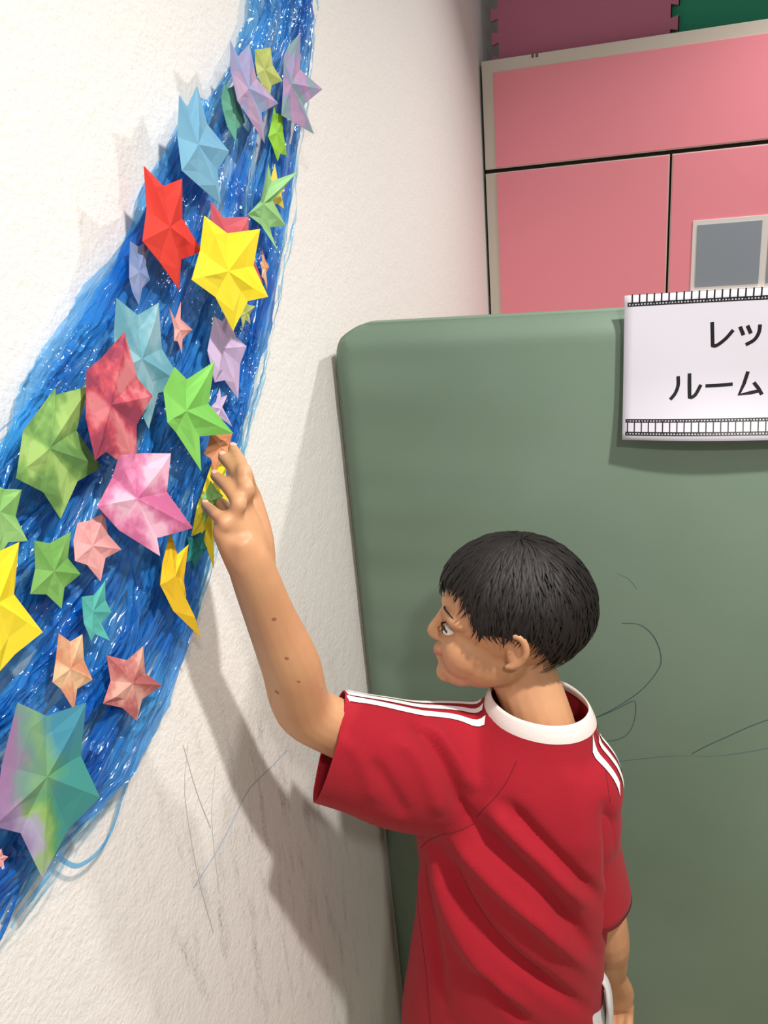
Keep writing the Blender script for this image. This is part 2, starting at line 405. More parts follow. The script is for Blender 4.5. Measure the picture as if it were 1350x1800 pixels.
# ------------------------------------------------------------------ blue plastic streamers
def plastic(name, c1, c2, tr):
    m = bpy.data.materials.new(name); m.use_nodes = True; nt = m.node_tree
    b = nt.nodes['Principled BSDF']; out = nt.nodes['Material Output']
    b.inputs['Roughness'].default_value = .10; b.inputs['Specular IOR Level'].default_value = 1.0; b.inputs['Coat Weight'].default_value = .6; b.inputs['Coat Roughness'].default_value = .06
    c = coords(m, (1, 1, 1))
    n = nd(m, 'ShaderNodeTexNoise', Scale=9, Detail=3); lk(m, c, n.inputs['Vector'])
    lk(m, ramp(m, n.outputs['Fac'], [(.40, c1), (.62, c2)]), b.inputs['Base Color'])
    uv = nd(m, 'ShaderNodeUVMap'); mp = nd(m, 'ShaderNodeMapping'); mp.inputs['Scale'].default_value = (150, 16, 1); lk(m, uv.outputs[0], mp.inputs[0])
    n1 = nd(m, 'ShaderNodeTexNoise', Scale=1, Detail=2, Distortion=.6); lk(m, mp.outputs[0], n1.inputs['Vector'])
    v = nd(m, 'ShaderNodeTexVoronoi', Scale=110); v.feature = 'F1'; lk(m, c, v.inputs['Vector'])
    n2 = nd(m, 'ShaderNodeTexNoise', Scale=14, Detail=2); lk(m, c, n2.inputs['Vector'])
    mk = nd(m, 'ShaderNodeMapRange'); mk.inputs['From Min'].default_value = .5; mk.inputs['From Max'].default_value = .62; lk(m, n2.outputs['Fac'], mk.inputs['Value'])
    vm = nd(m, 'ShaderNodeMath', operation='MULTIPLY'); lk(m, v.outputs['Distance'], vm.inputs[0]); lk(m, mk.outputs[0], vm.inputs[1])
    ad = nd(m, 'ShaderNodeMath', operation='ADD'); lk(m, vm.outputs[0], ad.inputs[0]); lk(m, n1.outputs['Fac'], ad.inputs[1])
    bump(m, ad.outputs[0], .9, .006)
    t = nd(m, 'ShaderNodeBsdfTransparent'); t.inputs[0].default_value = (.58, .85, .99, 1)
    tl = nd(m, 'ShaderNodeBsdfTranslucent'); tl.inputs[0].default_value = c2
    m1 = nd(m, 'ShaderNodeMixShader'); m1.inputs[0].default_value = .3; lk(m, b.outputs[0], m1.inputs[1]); lk(m, tl.outputs[0], m1.inputs[2])
    m2 = nd(m, 'ShaderNodeMixShader'); m2.inputs[0].default_value = tr; lk(m, m1.outputs[0], m2.inputs[1]); lk(m, t.outputs[0], m2.inputs[2])
    lk(m, m2.outputs[0], out.inputs[0]); return m
PB = [plastic('blue_film', srgb(12, 108, 205), srgb(70, 172, 248), .34),
      plastic('mid_blue_film', srgb(40, 135, 225), srgb(110, 190, 248), .52),
      plastic('pale_blue_film', srgb(70, 145, 215), srgb(140, 195, 238), .72)]
Lp = [(450, -40), (440, 30), (398, 110), (338, 210), (288, 320), (228, 430), (160, 560), (75, 690), (-10, 795), (-110, 900), (-220, 1000), (-330, 1110), (-440, 1220), (-500, 1330)]
Rp = [(549, -40), (544, 30), (530, 130), (508, 290), (492, 430), (464, 570), (436, 690), (404, 810), (372, 930), (328, 1080), (268, 1230), (195, 1370), (90, 1490), (-15, 1640)]
def flow(t):
    k = max(0, min(len(Lp)-1.001, t)); i = int(k); f = k-i
    L = Vector(Lp[i])*(1-f)+Vector(Lp[i+1])*f; Rr = Vector(Rp[i])*(1-f)+Vector(Rp[i+1])*f
    return hit(L.x, L.y, 0, .012), hit(Rr.x, Rr.y, 0, .012)
sw = empty('streamer_drape'); tag(sw, 'wide drape of shiny crinkled blue plastic streamers fanning down the white wall', 'streamers')
def ribbon(s0, width, t0, t1, xoff, m, seed, nacross=6, wander=.06, puff=.008):
    V, Fc, UV = [], [], []; n = int((t1-t0)*12)+2
    ph = seed*3.7; run = 0; last = None
    for i in range(n):
        t = t0+(t1-t0)*i/(n-1); A, B = flow(t); W = (B-A)
        s = s0+wander*noise.noise(Vector((t*.4, ph, 0)))*2
        wd = width*(1+.7*noise.noise(Vector((t*.6, ph, 5))))
        cpt = A+W.normalized()*(max(-.03, min(1.03, s))*W.length)
        if last is not None: run += (cpt-last).length
        last = cpt
        for k in range(nacross+1):
            u = k/nacross-.5
            p = cpt+W.normalized()*u*wd
            xo = xoff+puff*(.5+.9*noise.noise(Vector((t*1.1, u*wd*40+ph, 1))))
            pl = noise.noise(Vector((t*1.3, u*wd*170+ph, 7))); xo += .008*(.5-abs(pl))+.0022*noise.noise(Vector((t*10, u*wd*60, ph)))
            V.append((max(.0015, xo), p.y, p.z)); UV.append((u*wd+ph, run))
    for i in range(n-1):
        for k in range(nacross):
            a = i*(nacross+1)+k; Fc.append((a, a+1, a+nacross+2, a+nacross+1))
    me = pydata('streamer', V, Fc); uvl = me.uv_layers.new(name='UVMap')
    flat = np.array([UV[l.vertex_index] for l in me.loops]).reshape(-1); uvl.data.foreach_set('uv', flat)
    return obj('streamer', me, m, sw, True)
rs = random.Random(3)
TE = 12.9
NB = 12
for i in range(NB):
    s = (i+.5)/NB
    if i in (3, 7): continue
    ribbon(s*.94+.03+rs.uniform(-.015, .015), rs.uniform(.020, .034), 0, TE, .003+.004*(i % 3), PB[0] if i % 4 else PB[1], i+1, 12, .07)
for i in range(18):
    s = .03+.94*rs.random()**.9; m = PB[rs.choice([0, 1, 1, 2])]
    t0 = 0 if rs.random() < .5 else rs.uniform(0, 4)
    ribbon(s, rs.uniform(.006, .020), t0, TE if rs.random() < .8 else rs.uniform(8, 12), rs.uniform(.008, .018), m, 60+i, 7, .10)
for i in range(18):   # thin loose strands along both borders
    s = rs.uniform(.93, 1.03) if i % 2 else rs.uniform(-.03, .06)
    ribbon(s, rs.uniform(.002, .006), rs.uniform(0, 5), TE, rs.uniform(.006, .018), PB[2] if i % 3 else PB[1], 130+i, 2, .03)
for i in range(9):   # the fan spreads in the lower part: extra ribbons start further down
    s = rs.uniform(.0, 1.0)
    ribbon(s, rs.uniform(.018, .034), rs.uniform(2.5, 6), TE, rs.uniform(.006, .014), PB[rs.choice([0, 0, 1])], 200+i, 12, .08)
def strand(px, xs, r, m, label=None):
    pts = [hit(a, b, 0, x) for (a, b), x in zip(px, xs)]; V, Fc = [], []
    tube(V, Fc, pts, [(r, r*.35)]*len(pts), 6, 8, flat=(0, .4, 1)); return obj('loose_strand', pydata('strand', V, Fc), m, sw, True)
strand([(262, 1230), (245, 1290), (235, 1340), (215, 1400), (195, 1462), (170, 1500), (140, 1521), (118, 1517), (92, 1496)], [.012]*9, .0022, PB[2])
strand([(398, 800), (418, 770), (420, 745), (408, 715), (402, 690)], [.02]*5, .0014, PB[1])
strand([(345, 985), (330, 1060), (300, 1115), (270, 1180)], [.02]*4, .003, PB[1])
strand([(372, 930), (365, 1000), (345, 1060), (310, 1110), (285, 1170)], [.012]*5, .0025, PB[2])
strand([(60, 1500), (30, 1570), (8, 1630), (-20, 1680)], [.012]*4, .003, PB[1])
strand([(25, 1555), (5, 1600), (-20, 1650)], [.012]*3, .0025, PB[0])
strand([(40, 1530), (20, 1600), (0, 1650)], [.012]*3, .0022, PB[1])

# ------------------------------------------------------------------ origami stars
def paper(name, cols, scale=9, tr=.12, mott=None):
    cols = [tuple(v*.9+(150+.3*sum(cc)/3)*.1 for v in cc) for cc in cols]; m = bpy.data.materials.new(name); m.use_nodes = True; nt = m.node_tree
    b = nt.nodes['Principled BSDF']; out = nt.nodes['Material Output']; b.inputs['Roughness'].default_value = .75; b.inputs['Specular IOR Level'].default_value = .25
    c = coords(m); n = nd(m, 'ShaderNodeTexNoise', Scale=scale*1.9, Detail=3, Roughness=.55); lk(m, c, n.inputs['Vector'])
    k = len(cols); st = [(.42+.17*i/max(1, k-1), srgb(*cc)) for i, cc in enumerate(cols)]
    if k == 1: st = [(.4, srgb(*cols[0])), (.6, srgb(*cols[0]))]
    col = ramp(m, n.outputs['Fac'], st); lk(m, col, b.inputs['Base Color'])
    n2 = nd(m, 'ShaderNodeTexNoise', Scale=60, Detail=2); lk(m, c, n2.inputs['Vector']); bump(m, n2.outputs['Fac'], .12, .0015)
    tl = nd(m, 'ShaderNodeBsdfTranslucent'); lk(m, col, tl.inputs[0])
    mx = nd(m, 'ShaderNodeMixShader'); mx.inputs[0].default_value = tr; lk(m, b.outputs[0], mx.inputs[1]); lk(m, tl.outputs[0], mx.inputs[2])
    lk(m, mx.outputs[0], out.inputs[0]); return m
def rainbow_paper():
    m = paper('rainbow_washed_paper', [(165, 205, 100)], 9); nt = m.node_tree
    c = coords(m); n = nd(m, 'ShaderNodeTexNoise', Scale=26, Detail=3); lk(m, c, n.inputs['Vector'])
    sx = nd(m, 'ShaderNodeSeparateXYZ'); lk(m, c, sx.inputs[0])
    def lin(sock, k, add):   # sock*k + noise*.9 + add
        a = nd(m, 'ShaderNodeMath', operation='MULTIPLY_ADD'); lk(m, sock, a.inputs[0]); a.inputs[1].default_value = k; a.inputs[2].default_value = add
        b = nd(m, 'ShaderNodeMath', operation='MULTIPLY_ADD'); lk(m, n.outputs['Fac'], b.inputs[0]); b.inputs[1].default_value = .9; lk(m, a.outputs[0], b.inputs[2]); return b.outputs[0]
    low = ramp(m, lin(sx.outputs['Y'], 11, .28), [(.25, srgb(150, 125, 172)), (.44, srgb(178, 172, 200)), (.54, srgb(150, 190, 110)), (.72, srgb(95, 160, 108)), (.9, srgb(70, 150, 145))])
    top = ramp(m, lin(sx.outputs['Y'], 11, .12), [(.25, srgb(155, 118, 160)), (.47, srgb(112, 150, 140)), (.62, srgb(125, 168, 122)), (.85, srgb(70, 142, 165))])
    f = ramp(m, lin(sx.outputs['Z'], 9, .1), [(.4, (0, 0, 0, 1)), (.7, (1, 1, 1, 1))])
    mx = nd(m, 'ShaderNodeMixRGB'); lk(m, f, mx.inputs[0]); lk(m, low, mx.inputs[1]); lk(m, top, mx.inputs[2])
    for nn in nt.nodes:
        if nn.type == 'BSDF_PRINCIPLED': lk(m, mx.outputs[0], nn.inputs['Base Color'])
        if nn.type == 'BSDF_TRANSLUCENT': lk(m, mx.outputs[0], nn.inputs[0])
    return m
MATS = {
 'lilac': paper('lilac_washed_paper', [(150, 165, 205), (160, 150, 200), (190, 160, 195)], 16),
 'purple': paper('purple_washed_paper', [(130, 165, 170), (160, 145, 195), (188, 150, 190)], 16),
 'ygreen': paper('yellow_green_paper', [(170, 185, 85), (195, 205, 120)], 20),
 'jade': paper('jade_paper', [(85, 170, 145), (105, 185, 155)], 20),
 'lime': paper('lime_paper', [(140, 205, 50), (150, 215, 60)], 10),
 'sky': paper('sky_paper', [(108, 172, 208), (118, 182, 214)], 6),
 'pgreen': paper('pale_green_paper', [(140, 195, 120), (155, 215, 140)], 8),
 'yellow': paper('yellow_paper', [(250, 224, 30), (252, 230, 45)], 5),
 'pyellow': paper('pale_yellow_paper', [(238, 220, 80)], 5),
 'red': paper('red_paper', [(222, 45, 35), (228, 55, 42)], 6),
 'rose': paper('rose_paper', [(205, 80, 95), (215, 95, 108)], 8),
 'slate': paper('slate_blue_paper', [(112, 138, 190), (135, 150, 195)], 18),
 'teal': paper('washed_teal_paper', [(95, 160, 180), (115, 175, 190), (140, 185, 200)], 14),
 'spink': paper('salmon_pink_paper', [(228, 155, 150), (235, 165, 160)], 14),
 'lav': paper('lavender_paper', [(196, 172, 214), (205, 182, 220)], 10),
 'green': paper('bright_green_paper', [(118, 200, 82), (128, 208, 90)], 6),
 'crimson': paper('crimson_washed_paper', [(150, 52, 78), (200, 72, 88), (218, 120, 128)], 17),
 'olive': paper('olive_washed_paper', [(92, 140, 70), (122, 170, 82), (158, 198, 105)], 15),
 'mgreen': paper('leaf_green_paper', [(105, 168, 75), (120, 180, 88)], 14),
 'magenta': paper('pink_washed_paper', [(205, 100, 150), (232, 135, 180), (246, 190, 215)], 15),
 'ppink': paper('light_pink_paper', [(238, 160, 162), (244, 172, 172)], 12),
 'aqua': paper('aqua_paper', [(70, 170, 160), (85, 190, 178)], 12),
 'tan': paper('apricot_paper', [(220, 145, 108), (238, 195, 150)], 22),
 'dpink': paper('dusty_pink_paper', [(190, 100, 100), (212, 132, 126), (232, 172, 155)], 20),
 'gold': paper('golden_paper', [(248, 200, 25), (250, 205, 35)], 6),
 'orange': paper('orange_paper', [(235, 150, 100), (240, 160, 110)], 8),
 'dteal': paper('dark_teal_paper', [(25, 120, 118), (35, 135, 128)], 14),
 'pgrn2': paper('soft_green_paper', [(125, 185, 95), (150, 205, 120)], 10),
 'rainbow': rainbow_paper(),
}
# (material, size class lift, outline: tip, notch, tip, notch ..., centre, label)
ST = [
 ('jade', .0, [(392,144),(400,156),(414,150),(420,175),(431,215),(417,227),(413,250),(400,222),(391,196),(390,173)], (411,191), 'jade green paper star half hidden under the pale lilac one near the top'),
 ('lilac', .014, [(401,71),(420,99),(438,77),(452,138),(486,182),(461,198),(468,252),(436,203),(417,178),(407,124)], (431,156), 'pale lilac-blue washed paper star at the top left of the drape'),
 ('ygreen', .006, [(447,87),(461,86),(476,83),(480,115),(496,142),(478,150),(474,168),(460,149),(450,130),(449,108)], (462,123), 'small mottled yellow-green paper star between the lilac and purple stars'),
 ('purple', .012, [(523,58),(529,122),(566,157),(535,184),(548,236),(520,216),(494,203),(499,160),(497,98),(508,82)], (505,148), 'purple washed paper star at the top right edge, tip over the bare wall'),
 ('lime', .002, [(481,188),(486,199),(497,202),(498,231),(505,273),(493,270),(489,284),(479,256),(472,240),(478,214)], (484,233), 'small lime green paper star below the purple one'),
 ('sky', .012, [(310,168),(331,188),(349,150),(366,218),(402,266),(384,299),(389,360),(350,325),(318,300),(314,240)], (341,255), 'plain sky blue paper star left of centre, above the red one'),
 ('pyellow', .0, [(483,289),(488,315),(500,325),(495,342),(498,367),(487,358),(478,362),(478,340),(474,325),(478,308)], (486,335), 'small pale yellow paper star behind the light green bent one'),
 ('pgreen', .012, [(474,288),(479,318),(525,302),(481,353),(502,397),(471,400),(485,441),(460,395),(437,377),(460,353)], (457,359), 'light green paper star with a long bent tip over the right edge'),
 ('rose', .0, [(370,353),(393,382),(436,381),(438,430),(463,497),(430,480),(402,518),(385,470),(352,448),(372,400)], (402,432), 'rose red paper star mostly hidden behind the big yellow star'),
 ('red', .013, [(256,291),(289,327),(320,314),(322,384),(353,442),(320,456),(314,509),(282,460),(247,424),(260,367)], (291,400), 'large bright red paper star on the left edge'),
 ('yellow', .024, [(360,379),(401,410),(453,403),(447,467),(467,522),(437,529),(412,582),(380,522),(333,492),(353,440)], (395,477), 'large bright yellow paper star in the middle of the drape'),
 ('tan', .0, [(461,438),(466,455),(473,469),(468,480),(470,508),(464,490),(459,487),(461,475),(456,462),(461,458)], (464,472), 'narrow brown-orange paper star right of the big yellow star'),
 ('slate', .004, [(228,424),(244,434),(257,424),(257,467),(264,492),(250,507),(244,538),(233,513),(228,489),(228,460)], (241,478), 'small slate blue paper star below the red one'),
 ('ygreen', .0, [(430,528),(437,536),(449,538),(438,552),(440,570),(432,562),(426,578),(424,558),(415,560),(422,545)], (431,551), 'tiny yellow-green paper star peeping out right below the big yellow star'),
 ('spink', .006, [(297,541),(308,562),(316,531),(317,560),(339,580),(321,596),(320,622),(313,600),(304,599),(307,578)], (313,580), 'small salmon pink paper star between the teal and lavender stars'),
 ('lav', .006, [(377,556),(392,565),(400,552),(416,592),(431,609),(423,640),(419,702),(396,668),(378,672),(366,616)], (384,613), 'lavender paper star under the big yellow star'),
 ('lav', .0, [(386,682),(389,699),(400,694),(391,715),(407,750),(388,735),(378,745),(378,728),(370,715),(380,706)], (385,719), 'small grey-lavender paper star behind the bright green star tip'),
 ('teal', .010, [(201,524),(244,554),(280,532),(286,613),(322,676),(280,691),(262,754),(236,695),(203,650),(202,590)], (241,631), 'large washed teal paper star behind the crimson one'),
 ('green', .020, [(304,645),(330,667),(378,635),(368,710),(408,762),(352,767),(350,828),(311,760),(290,743),(289,686)], (320,722), 'large bright green paper star above the child\'s hand'),
 ('crimson', .026, [(219,584),(244,666),(269,696),(242,747),(242,832),(188,794),(168,809),(153,735),(153,650),(178,632)], (185,712), 'large crimson washed paper star in front of the teal one'),
 ('olive', .010, [(97,682),(100,694),(151,679),(136,757),(181,822),(138,846),(107,912),(78,865),(22,841),(43,758)], (78,788), 'large mottled olive green paper star on the left edge'),
 ('pgrn2', .006, [(-20,845),(8,860),(38,860),(28,908),(47,951),(15,953),(-8,990),(-25,945),(-50,925),(-30,885)], (-6,900), 'soft green paper star cut by the left picture edge below the olive one'),
 ('magenta', .020, [(204,800),(250,797),(301,797),(295,865),(337,928),(278,946),(276,977),(211,932),(168,890),(200,838)], (233,876), 'large mottled bright pink paper star below the crimson one'),
 ('ppink', .010, [(137,919),(158,915),(183,901),(190,939),(215,966),(186,981),(178,1022),(154,993),(130,986),(130,950)], (158,959), 'small light pink paper star with ten neat creases'),
 ('mgreen', .008, [(58,950),(88,955),(122,935),(120,981),(141,1009),(114,1033),(105,1070),(83,1045),(49,1044),(63,1000)], (90,1004), 'medium leaf green paper star left of the light pink one'),
 ('yellow', .012, [(33,953),(26,1045),(73,1111),(28,1150),(0,1182),(-28,1150),(-80,1150),(-50,1080),(-70,1000),(-12,975)], (-12,1060), 'large lemon yellow paper star cut by the left picture edge'),
 ('aqua', .004, [(183,1022),(186,1055),(193,1076),(178,1096),(190,1126),(167,1114),(160,1127),(148,1095),(141,1049),(166,1046)], (159,1075), 'small aqua paper star under the light pink one'),
 ('tan', .006, [(100,1113),(124,1128),(144,1115),(148,1160),(164,1195),(136,1211),(127,1249),(108,1211),(91,1199),(99,1160)], (119,1175), 'small apricot paper star above the rainbow one'),
 ('dpink', .006, [(189,1152),(224,1161),(253,1136),(256,1184),(287,1205),(251,1229),(241,1267),(216,1244),(183,1237),(196,1197)], (228,1200), 'dusty pink paper star at the lower right edge of the drape'),
 ('rainbow', .016, [(33,1235),(84,1259),(152,1235),(144,1328),(168,1400),(122,1458),(75,1544),(39,1465),(-14,1452),(6,1345)], (72,1364), 'largest star, washed in purple, green and blue, at the bottom left'),
 ('gold', .012, [(295,934),(313,975),(327,957),(324,1020),(328,1048),(322,1068),(355,1121),(306,1074),(283,1028),(287,990)], (302,1012), 'golden yellow folded paper star with a long tail right of the pink one'),
 ('dteal', .004, [(361,930),(358,950),(365,965),(352,976),(342,1000),(338,985),(327,988),(333,966),(329,943),(345,948)], (346,964), 'small dark teal paper star below the child\'s hand'),
 ('orange', .004, [(368,762),(388,764),(407,762),(403,784),(405,802),(392,806),(377,830),(371,806),(357,798),(366,782)], (386,785), 'orange paper star just behind the child\'s fingertips'),
 ('yellow', .002, [(413,779),(398,830),(398,880),(377,920),(375,1000),(355,935),(336,943),(348,890),(352,862),(376,808)], (362,878), 'yellow paper star curled under the child\'s fingers'),
 ('pgrn2', .020, [(370,845),(380,860),(393,872),(380,886),(378,915),(367,905),(356,925),(359,893),(352,872),(364,862)], (368,880), 'small green paper star between the child\'s fingers'),
 ('ppink', .004, [(2,1492),(5,1503),(14,1506),(6,1514),(6,1528),(-5,1519),(-18,1522),(-12,1508),(-18,1496),(-6,1500)], (-4,1509), 'tip of a pink paper star at the left edge beside the rainbow star'),
]
def star(i, mkey, lift, px, c, label):
    best = None
    ar = [Vector(p) for p in px]; rad = max((p-Vector(c)).length for p in ar)
    for a in range(0, 34, 2):
        al = math.radians(a); n = Vector((math.cos(al), -math.sin(al), 0)); P = hit(c[0], c[1], 0, .05)
        pts = [hitp(p[0], p[1], P, n) for p in px]
        u = Vector((math.sin(al), math.cos(al), 0))
        A = np.array([[(q_-P).dot(u), q_.z-P.z] for q_ in pts]); A = A-A.mean(0); cv = A.T@A
        ratio = cv[0, 0]/cv[1, 1]; sc = abs(math.log(ratio))+a*.004
        if best is None or sc < best[0]: best = (sc, al)
    al = best[1]; n = Vector((math.cos(al), -math.sin(al), 0))
    xc = .05
    for _ in range(6):
        P = hit(c[0], c[1], 0, xc); pts = [hitp(p[0], p[1], P, n) for p in px]
        mn = min(p.x for p in pts); xc += (.028+lift*.8-mn)
    R = sum((p-P).length for p in pts[::2])/5
    V = []; Fc = []
    rr = random.Random(i)
    # rings: centre, mid ring, outline : ridges along tips, valleys along notches, slightly curled tips
    V.append(P+n*R*.08)
    lev = [.33, .66, 1.0]; J = 10
    for li, l in enumerate(lev):
        for j, p in enumerate(pts):
            q_ = P.lerp(p, l); tip = j % 2 == 0
            h = R*.08*(1-l)+((R*.022 if tip else -R*.03)*math.sin(l*2.2))
            if tip: h += (-R*.06+R*.10*rr.random())*l*l
            V.append(q_+n*h)
    for j in range(J):
        k = (j+1) % J
        Fc.append((0, 1+j, 1+k))
        for r_ in range(2): Fc.append((1+r_*J+j, 1+(r_+1)*J+j, 1+(r_+1)*J+k, 1+r_*J+k))
    V = [v-P for v in V]
    o = obj('paper_star', pydata('paper_star', V, Fc), MATS[mkey]); o.location = P
    if i % 3: o.data.transform(Matrix.Identity(4))
    s = o.modifiers.new('s', 'SOLIDIFY'); s.thickness = .0004
    tag(o, label, 'star', 'origami stars on the blue streamers')
    return o
stars = [star(i, *a) for i, a in enumerate(ST)]

# ------------------------------------------------------------------ child
child = empty('person'); tag(child, 'child in a red short-sleeved shirt seen from behind, left arm raised to touch the stars', 'person')
msk = mat('skin', srgb(214, 160, 122), .5, Subsurface_Weight=.12, Subsurface_Scale=.004)
msk.node_tree.nodes['Principled BSDF'].inputs['Subsurface Radius'].default_value = (1, .35, .2)
def skin_nodes():
    c = coords(msk); n = nd(msk, 'ShaderNodeTexNoise', Scale=14, Detail=4); lk(msk, c, n.inputs['Vector'])
    lk(msk, ramp(msk, n.outputs['Fac'], [(.3, srgb(194, 140, 103)), (.7, srgb(207, 157, 116))]), msk.node_tree.nodes['Principled BSDF'].inputs['Base Color'])
    n2 = nd(msk, 'ShaderNodeTexNoise', Scale=600, Detail=2); lk(msk, c, n2.inputs['Vector']); bump(msk, n2.outputs['Fac'], .12, .0005)
skin_nodes()
def Pt(px, py, ax, v): return hit(px, py, ax, v)
wrist = Pt(440, 992, 0, .100); elbow = Pt(541, 1258, 1, .72); shoL = Vector((.235, .862, 1.0))
neck0 = Vector((.352, .876, 1.085)); shoR = Vector((.398, .874, 1.005))
elbR = Pt(1068, 1640, 1, .905); wriR = Pt(1077, 1714, 1, .975)
hipc = Vector((.287, .875, .56))
V, Fc = [], []
# raised arm (upper arm, forearm with a fuller upper third, wrist)
mid_f = wrist.lerp(elbow, .62); q1 = wrist.lerp(elbow, .3)
bul = Vector((.004, -.002, .0))
tube(V, Fc, [neck0+Vector((-.05, 0, -.07)), shoL, shoL.lerp(elbow, .5), shoL.lerp(elbow, .86), elbow.lerp(mid_f, .25)+Vector((-.001, 0, -.004)), mid_f+bul, q1, wrist, wrist.lerp(q1, -.35)],
     [.045, .043, .037, .034, .0335, .0325, .0265, (.0225, .0215), (.0150, .0150)], 18, 5)
# palm: back of the hand faces away from the wall
mcp = [Pt(391, 938, 0, .082), Pt(411, 915, 0, .092), Pt(430, 893, 0, .095), Pt(443, 873, 0, .093)]
heel = wrist.lerp(mcp[1], .22)
pc = (mcp[0]+mcp[1]+mcp[2]+mcp[3])/4
axis_w = (mcp[3]-mcp[0]).normalized()
for k, m_ in enumerate(mcp):
    st_ = wrist.lerp(q1, .45)+axis_w*(k-1.5)*.005
    tube(V, Fc, [st_, st_.lerp(m_, .5)+Vector((.002, 0, 0)), m_, m_.lerp(pc, .0)+(m_-st_).normalized()*.004], [.0135, .0150, .0098, .0085], 14, 4)
tube(V, Fc, [wrist.lerp(q1, .3), wrist, wrist.lerp(pc, .5), pc], [(.016, .012), (.022, .0165), (.0265, .0150), (.022, .0110)], 16, 4, flat=axis_w)
F4 = [([(391, 938), (396, 919), (378, 903), (361, 888)], [.082, .088, .072, .050]),
      ([(411, 915), (420, 884), (400, 856), (378, 836)], [.092, .099, .080, .056]),
      ([(430, 893), (434, 858), (413, 826), (391, 803)], [.095, .103, .083, .060]),
      ([(443, 873), (430, 832), (420, 808), (409, 788)], [.093, .098, .082, .064])]
tips = []
for k, (pp, xs) in enumerate(F4):
    J = [Pt(a, b, 0, x) for (a, b), x in zip(pp, xs)]
    r = [.0092, .0080, .0070, .0058] if k else [.0082, .0072, .0064, .0054]
    tube(V, Fc, [J[0].lerp(wrist, .15), J[0], J[0].lerp(J[1], .5), J[1], J[1].lerp(J[2], .5), J[2], J[3]], [r[0], r[0], r[1], r[1]*1.03, r[2], r[2], r[3]], 12, 4)
    tips.append((J[2], J[3], r[3]))
tj = [Pt(425, 962, 0, .085), Pt(418, 930, 0, .074), Pt(402, 905, 0, .062), Pt(388, 884, 0, .052)]
tube(V, Fc, tj, [.0125, .0105, .0085, .0068], 12, 4)
# hanging right arm
tube(V, Fc, [neck0+Vector((.03, 0, -.07)), shoR, shoR.lerp(elbR, .5), elbR, elbR.lerp(wriR, .5), wriR], [.042, .036, .031, .030, .0265, (.021, .017)], 16, 4)
hp = [Pt(1084, 1738, 1, .995), Pt(1082, 1762, 1, 1.005)]
hpd = Pt(1080, 1780, 1, 1.01)
tube(V, Fc, [wriR, hp[0], hp[1]], [(.020, .017), (.027, .015), (.028, .014)], 14, 4, flat=(1, 0, 0))
for k in range(4):
    b0 = hp[1]+Vector(((k-1.5)*.0145, 0, 0)); L = [.046, .054, .052, .040][k]
    tube(V, Fc, [b0, b0+Vector((0, -.004, -.4*L)), b0+Vector((0, -.022, -.75*L)), b0+Vector((0, -.036, -.70*L))], [.0085, .008, .0074, .0062], 10, 4)
tube(V, Fc, [wriR+Vector((-.012, 0, -.012)), hp[0]+Vector((-.028, -.008, -.008)), hp[1]+Vector((-.026, -.020, -.020)), hp[1]+Vector((-.014, -.030, -.036))], [.011, .0105, .009, .0072], 10, 4)
# trunk, neck, legs
tube(V, Fc, [hipc+Vector((0, 0, -.06)), hipc, Vector((.295, .875, .70)), Vector((.31, .875, .85)), Vector((.335, .875, 1.0)), Vector((.350, .875, 1.06))],
     [(.105, .075), (.118, .085), (.105, .080), (.118, .082), (.110, .07), (.06, .05)], 24, 4, flat=(1, 0, 0))
HC = Pt(893, 1088, 1, .895)   # head centre
tube(V, Fc, [neck0+Vector((0, 0, -.03)), neck0, HC+Vector((.012, .0, -.06))], [.050, .043, .042], 18, 4)
for sx in (-1, 1):
    h = hipc+Vector((sx*.062, 0, -.05))
    tube(V, Fc, [h, h+Vector((sx*.004, 0, -.12)), h+Vector((sx*.006, 0, -.25)), h+Vector((sx*.008, .004, -.36)), Vector((h.x+sx*.010, h.y+.006, .075)), Vector((h.x+sx*.012, h.y, .045))],
         [.066, .056, .041, .040, .026, .028], 16, 4)
    tube(V, Fc, [Vector((h.x+sx*.012, h.y-.022, .030)), Vector((h.x+sx*.012, h.y+.05, .030)), Vector((h.x+sx*.018, h.y+.120, .022))], [(.026, .026), (.026, .026), (.030, .018)], 14, 4)
# head frame: f towards the stars (left), l = child's left ear towards the camera
hf = Vector((-.93, -.20, .12)).normalized(); hl = Vector((hf.y, -hf.x, 0)).normalized()
if hl.y > 0: hl = -hl
hu = hl.cross(hf); hu = hu if hu.z > 0 else -hu; hu.normalize()
HS = 1.0
def H(f, l, u): return HC+(hf*f+hl*l+hu*u)*HS
def E_(c, r): ellip(V, Fc, H(*c), [hf*r[0]*HS, hl*r[1]*HS, hu*r[2]*HS])
E_((-.004, 0, .022), (.090, .073, .080)); E_((.028, 0, -.030), (.056, .058, .064)); E_((.052, 0, -.068), (.032, .036, .028))
E_((.072, 0, -.082), (.014, .018, .013))
for s in (-1, 1):
    E_((.048, s*.031, -.034), (.032, .028, .034)); E_((.018, s*.034, -.044), (.046, .025, .032))
    E_((.058, s*.026, .012), (.022, .030, .014))
    # ear: rim and lobe
    V2 = []
    ec = (-.004, s*.075, -.012)
    tube(V, Fc, [H(.006, s*.068, .004), H(.002, s*.076, .018), H(-.010, s*.080, .016), H(-.016, s*.080, -.002), H(-.008, s*.075, -.022), H(.003, s*.069, -.028)], [.0042, .0045, .005, .005, .0045, .0045], 8, 4)
    E_((-.004, s*.071, -.005), (.011, .0045, .020))
tube(V, Fc, [H(.078, 0, .010), H(.087, 0, -.008), H(.093, 0, -.024), H(.084, 0, -.031)], [.006, .0065, .0085, .007], 10, 4)
for s in (-1, 1): E_((.086, s*.009, -.027), (.008, .006, .006))
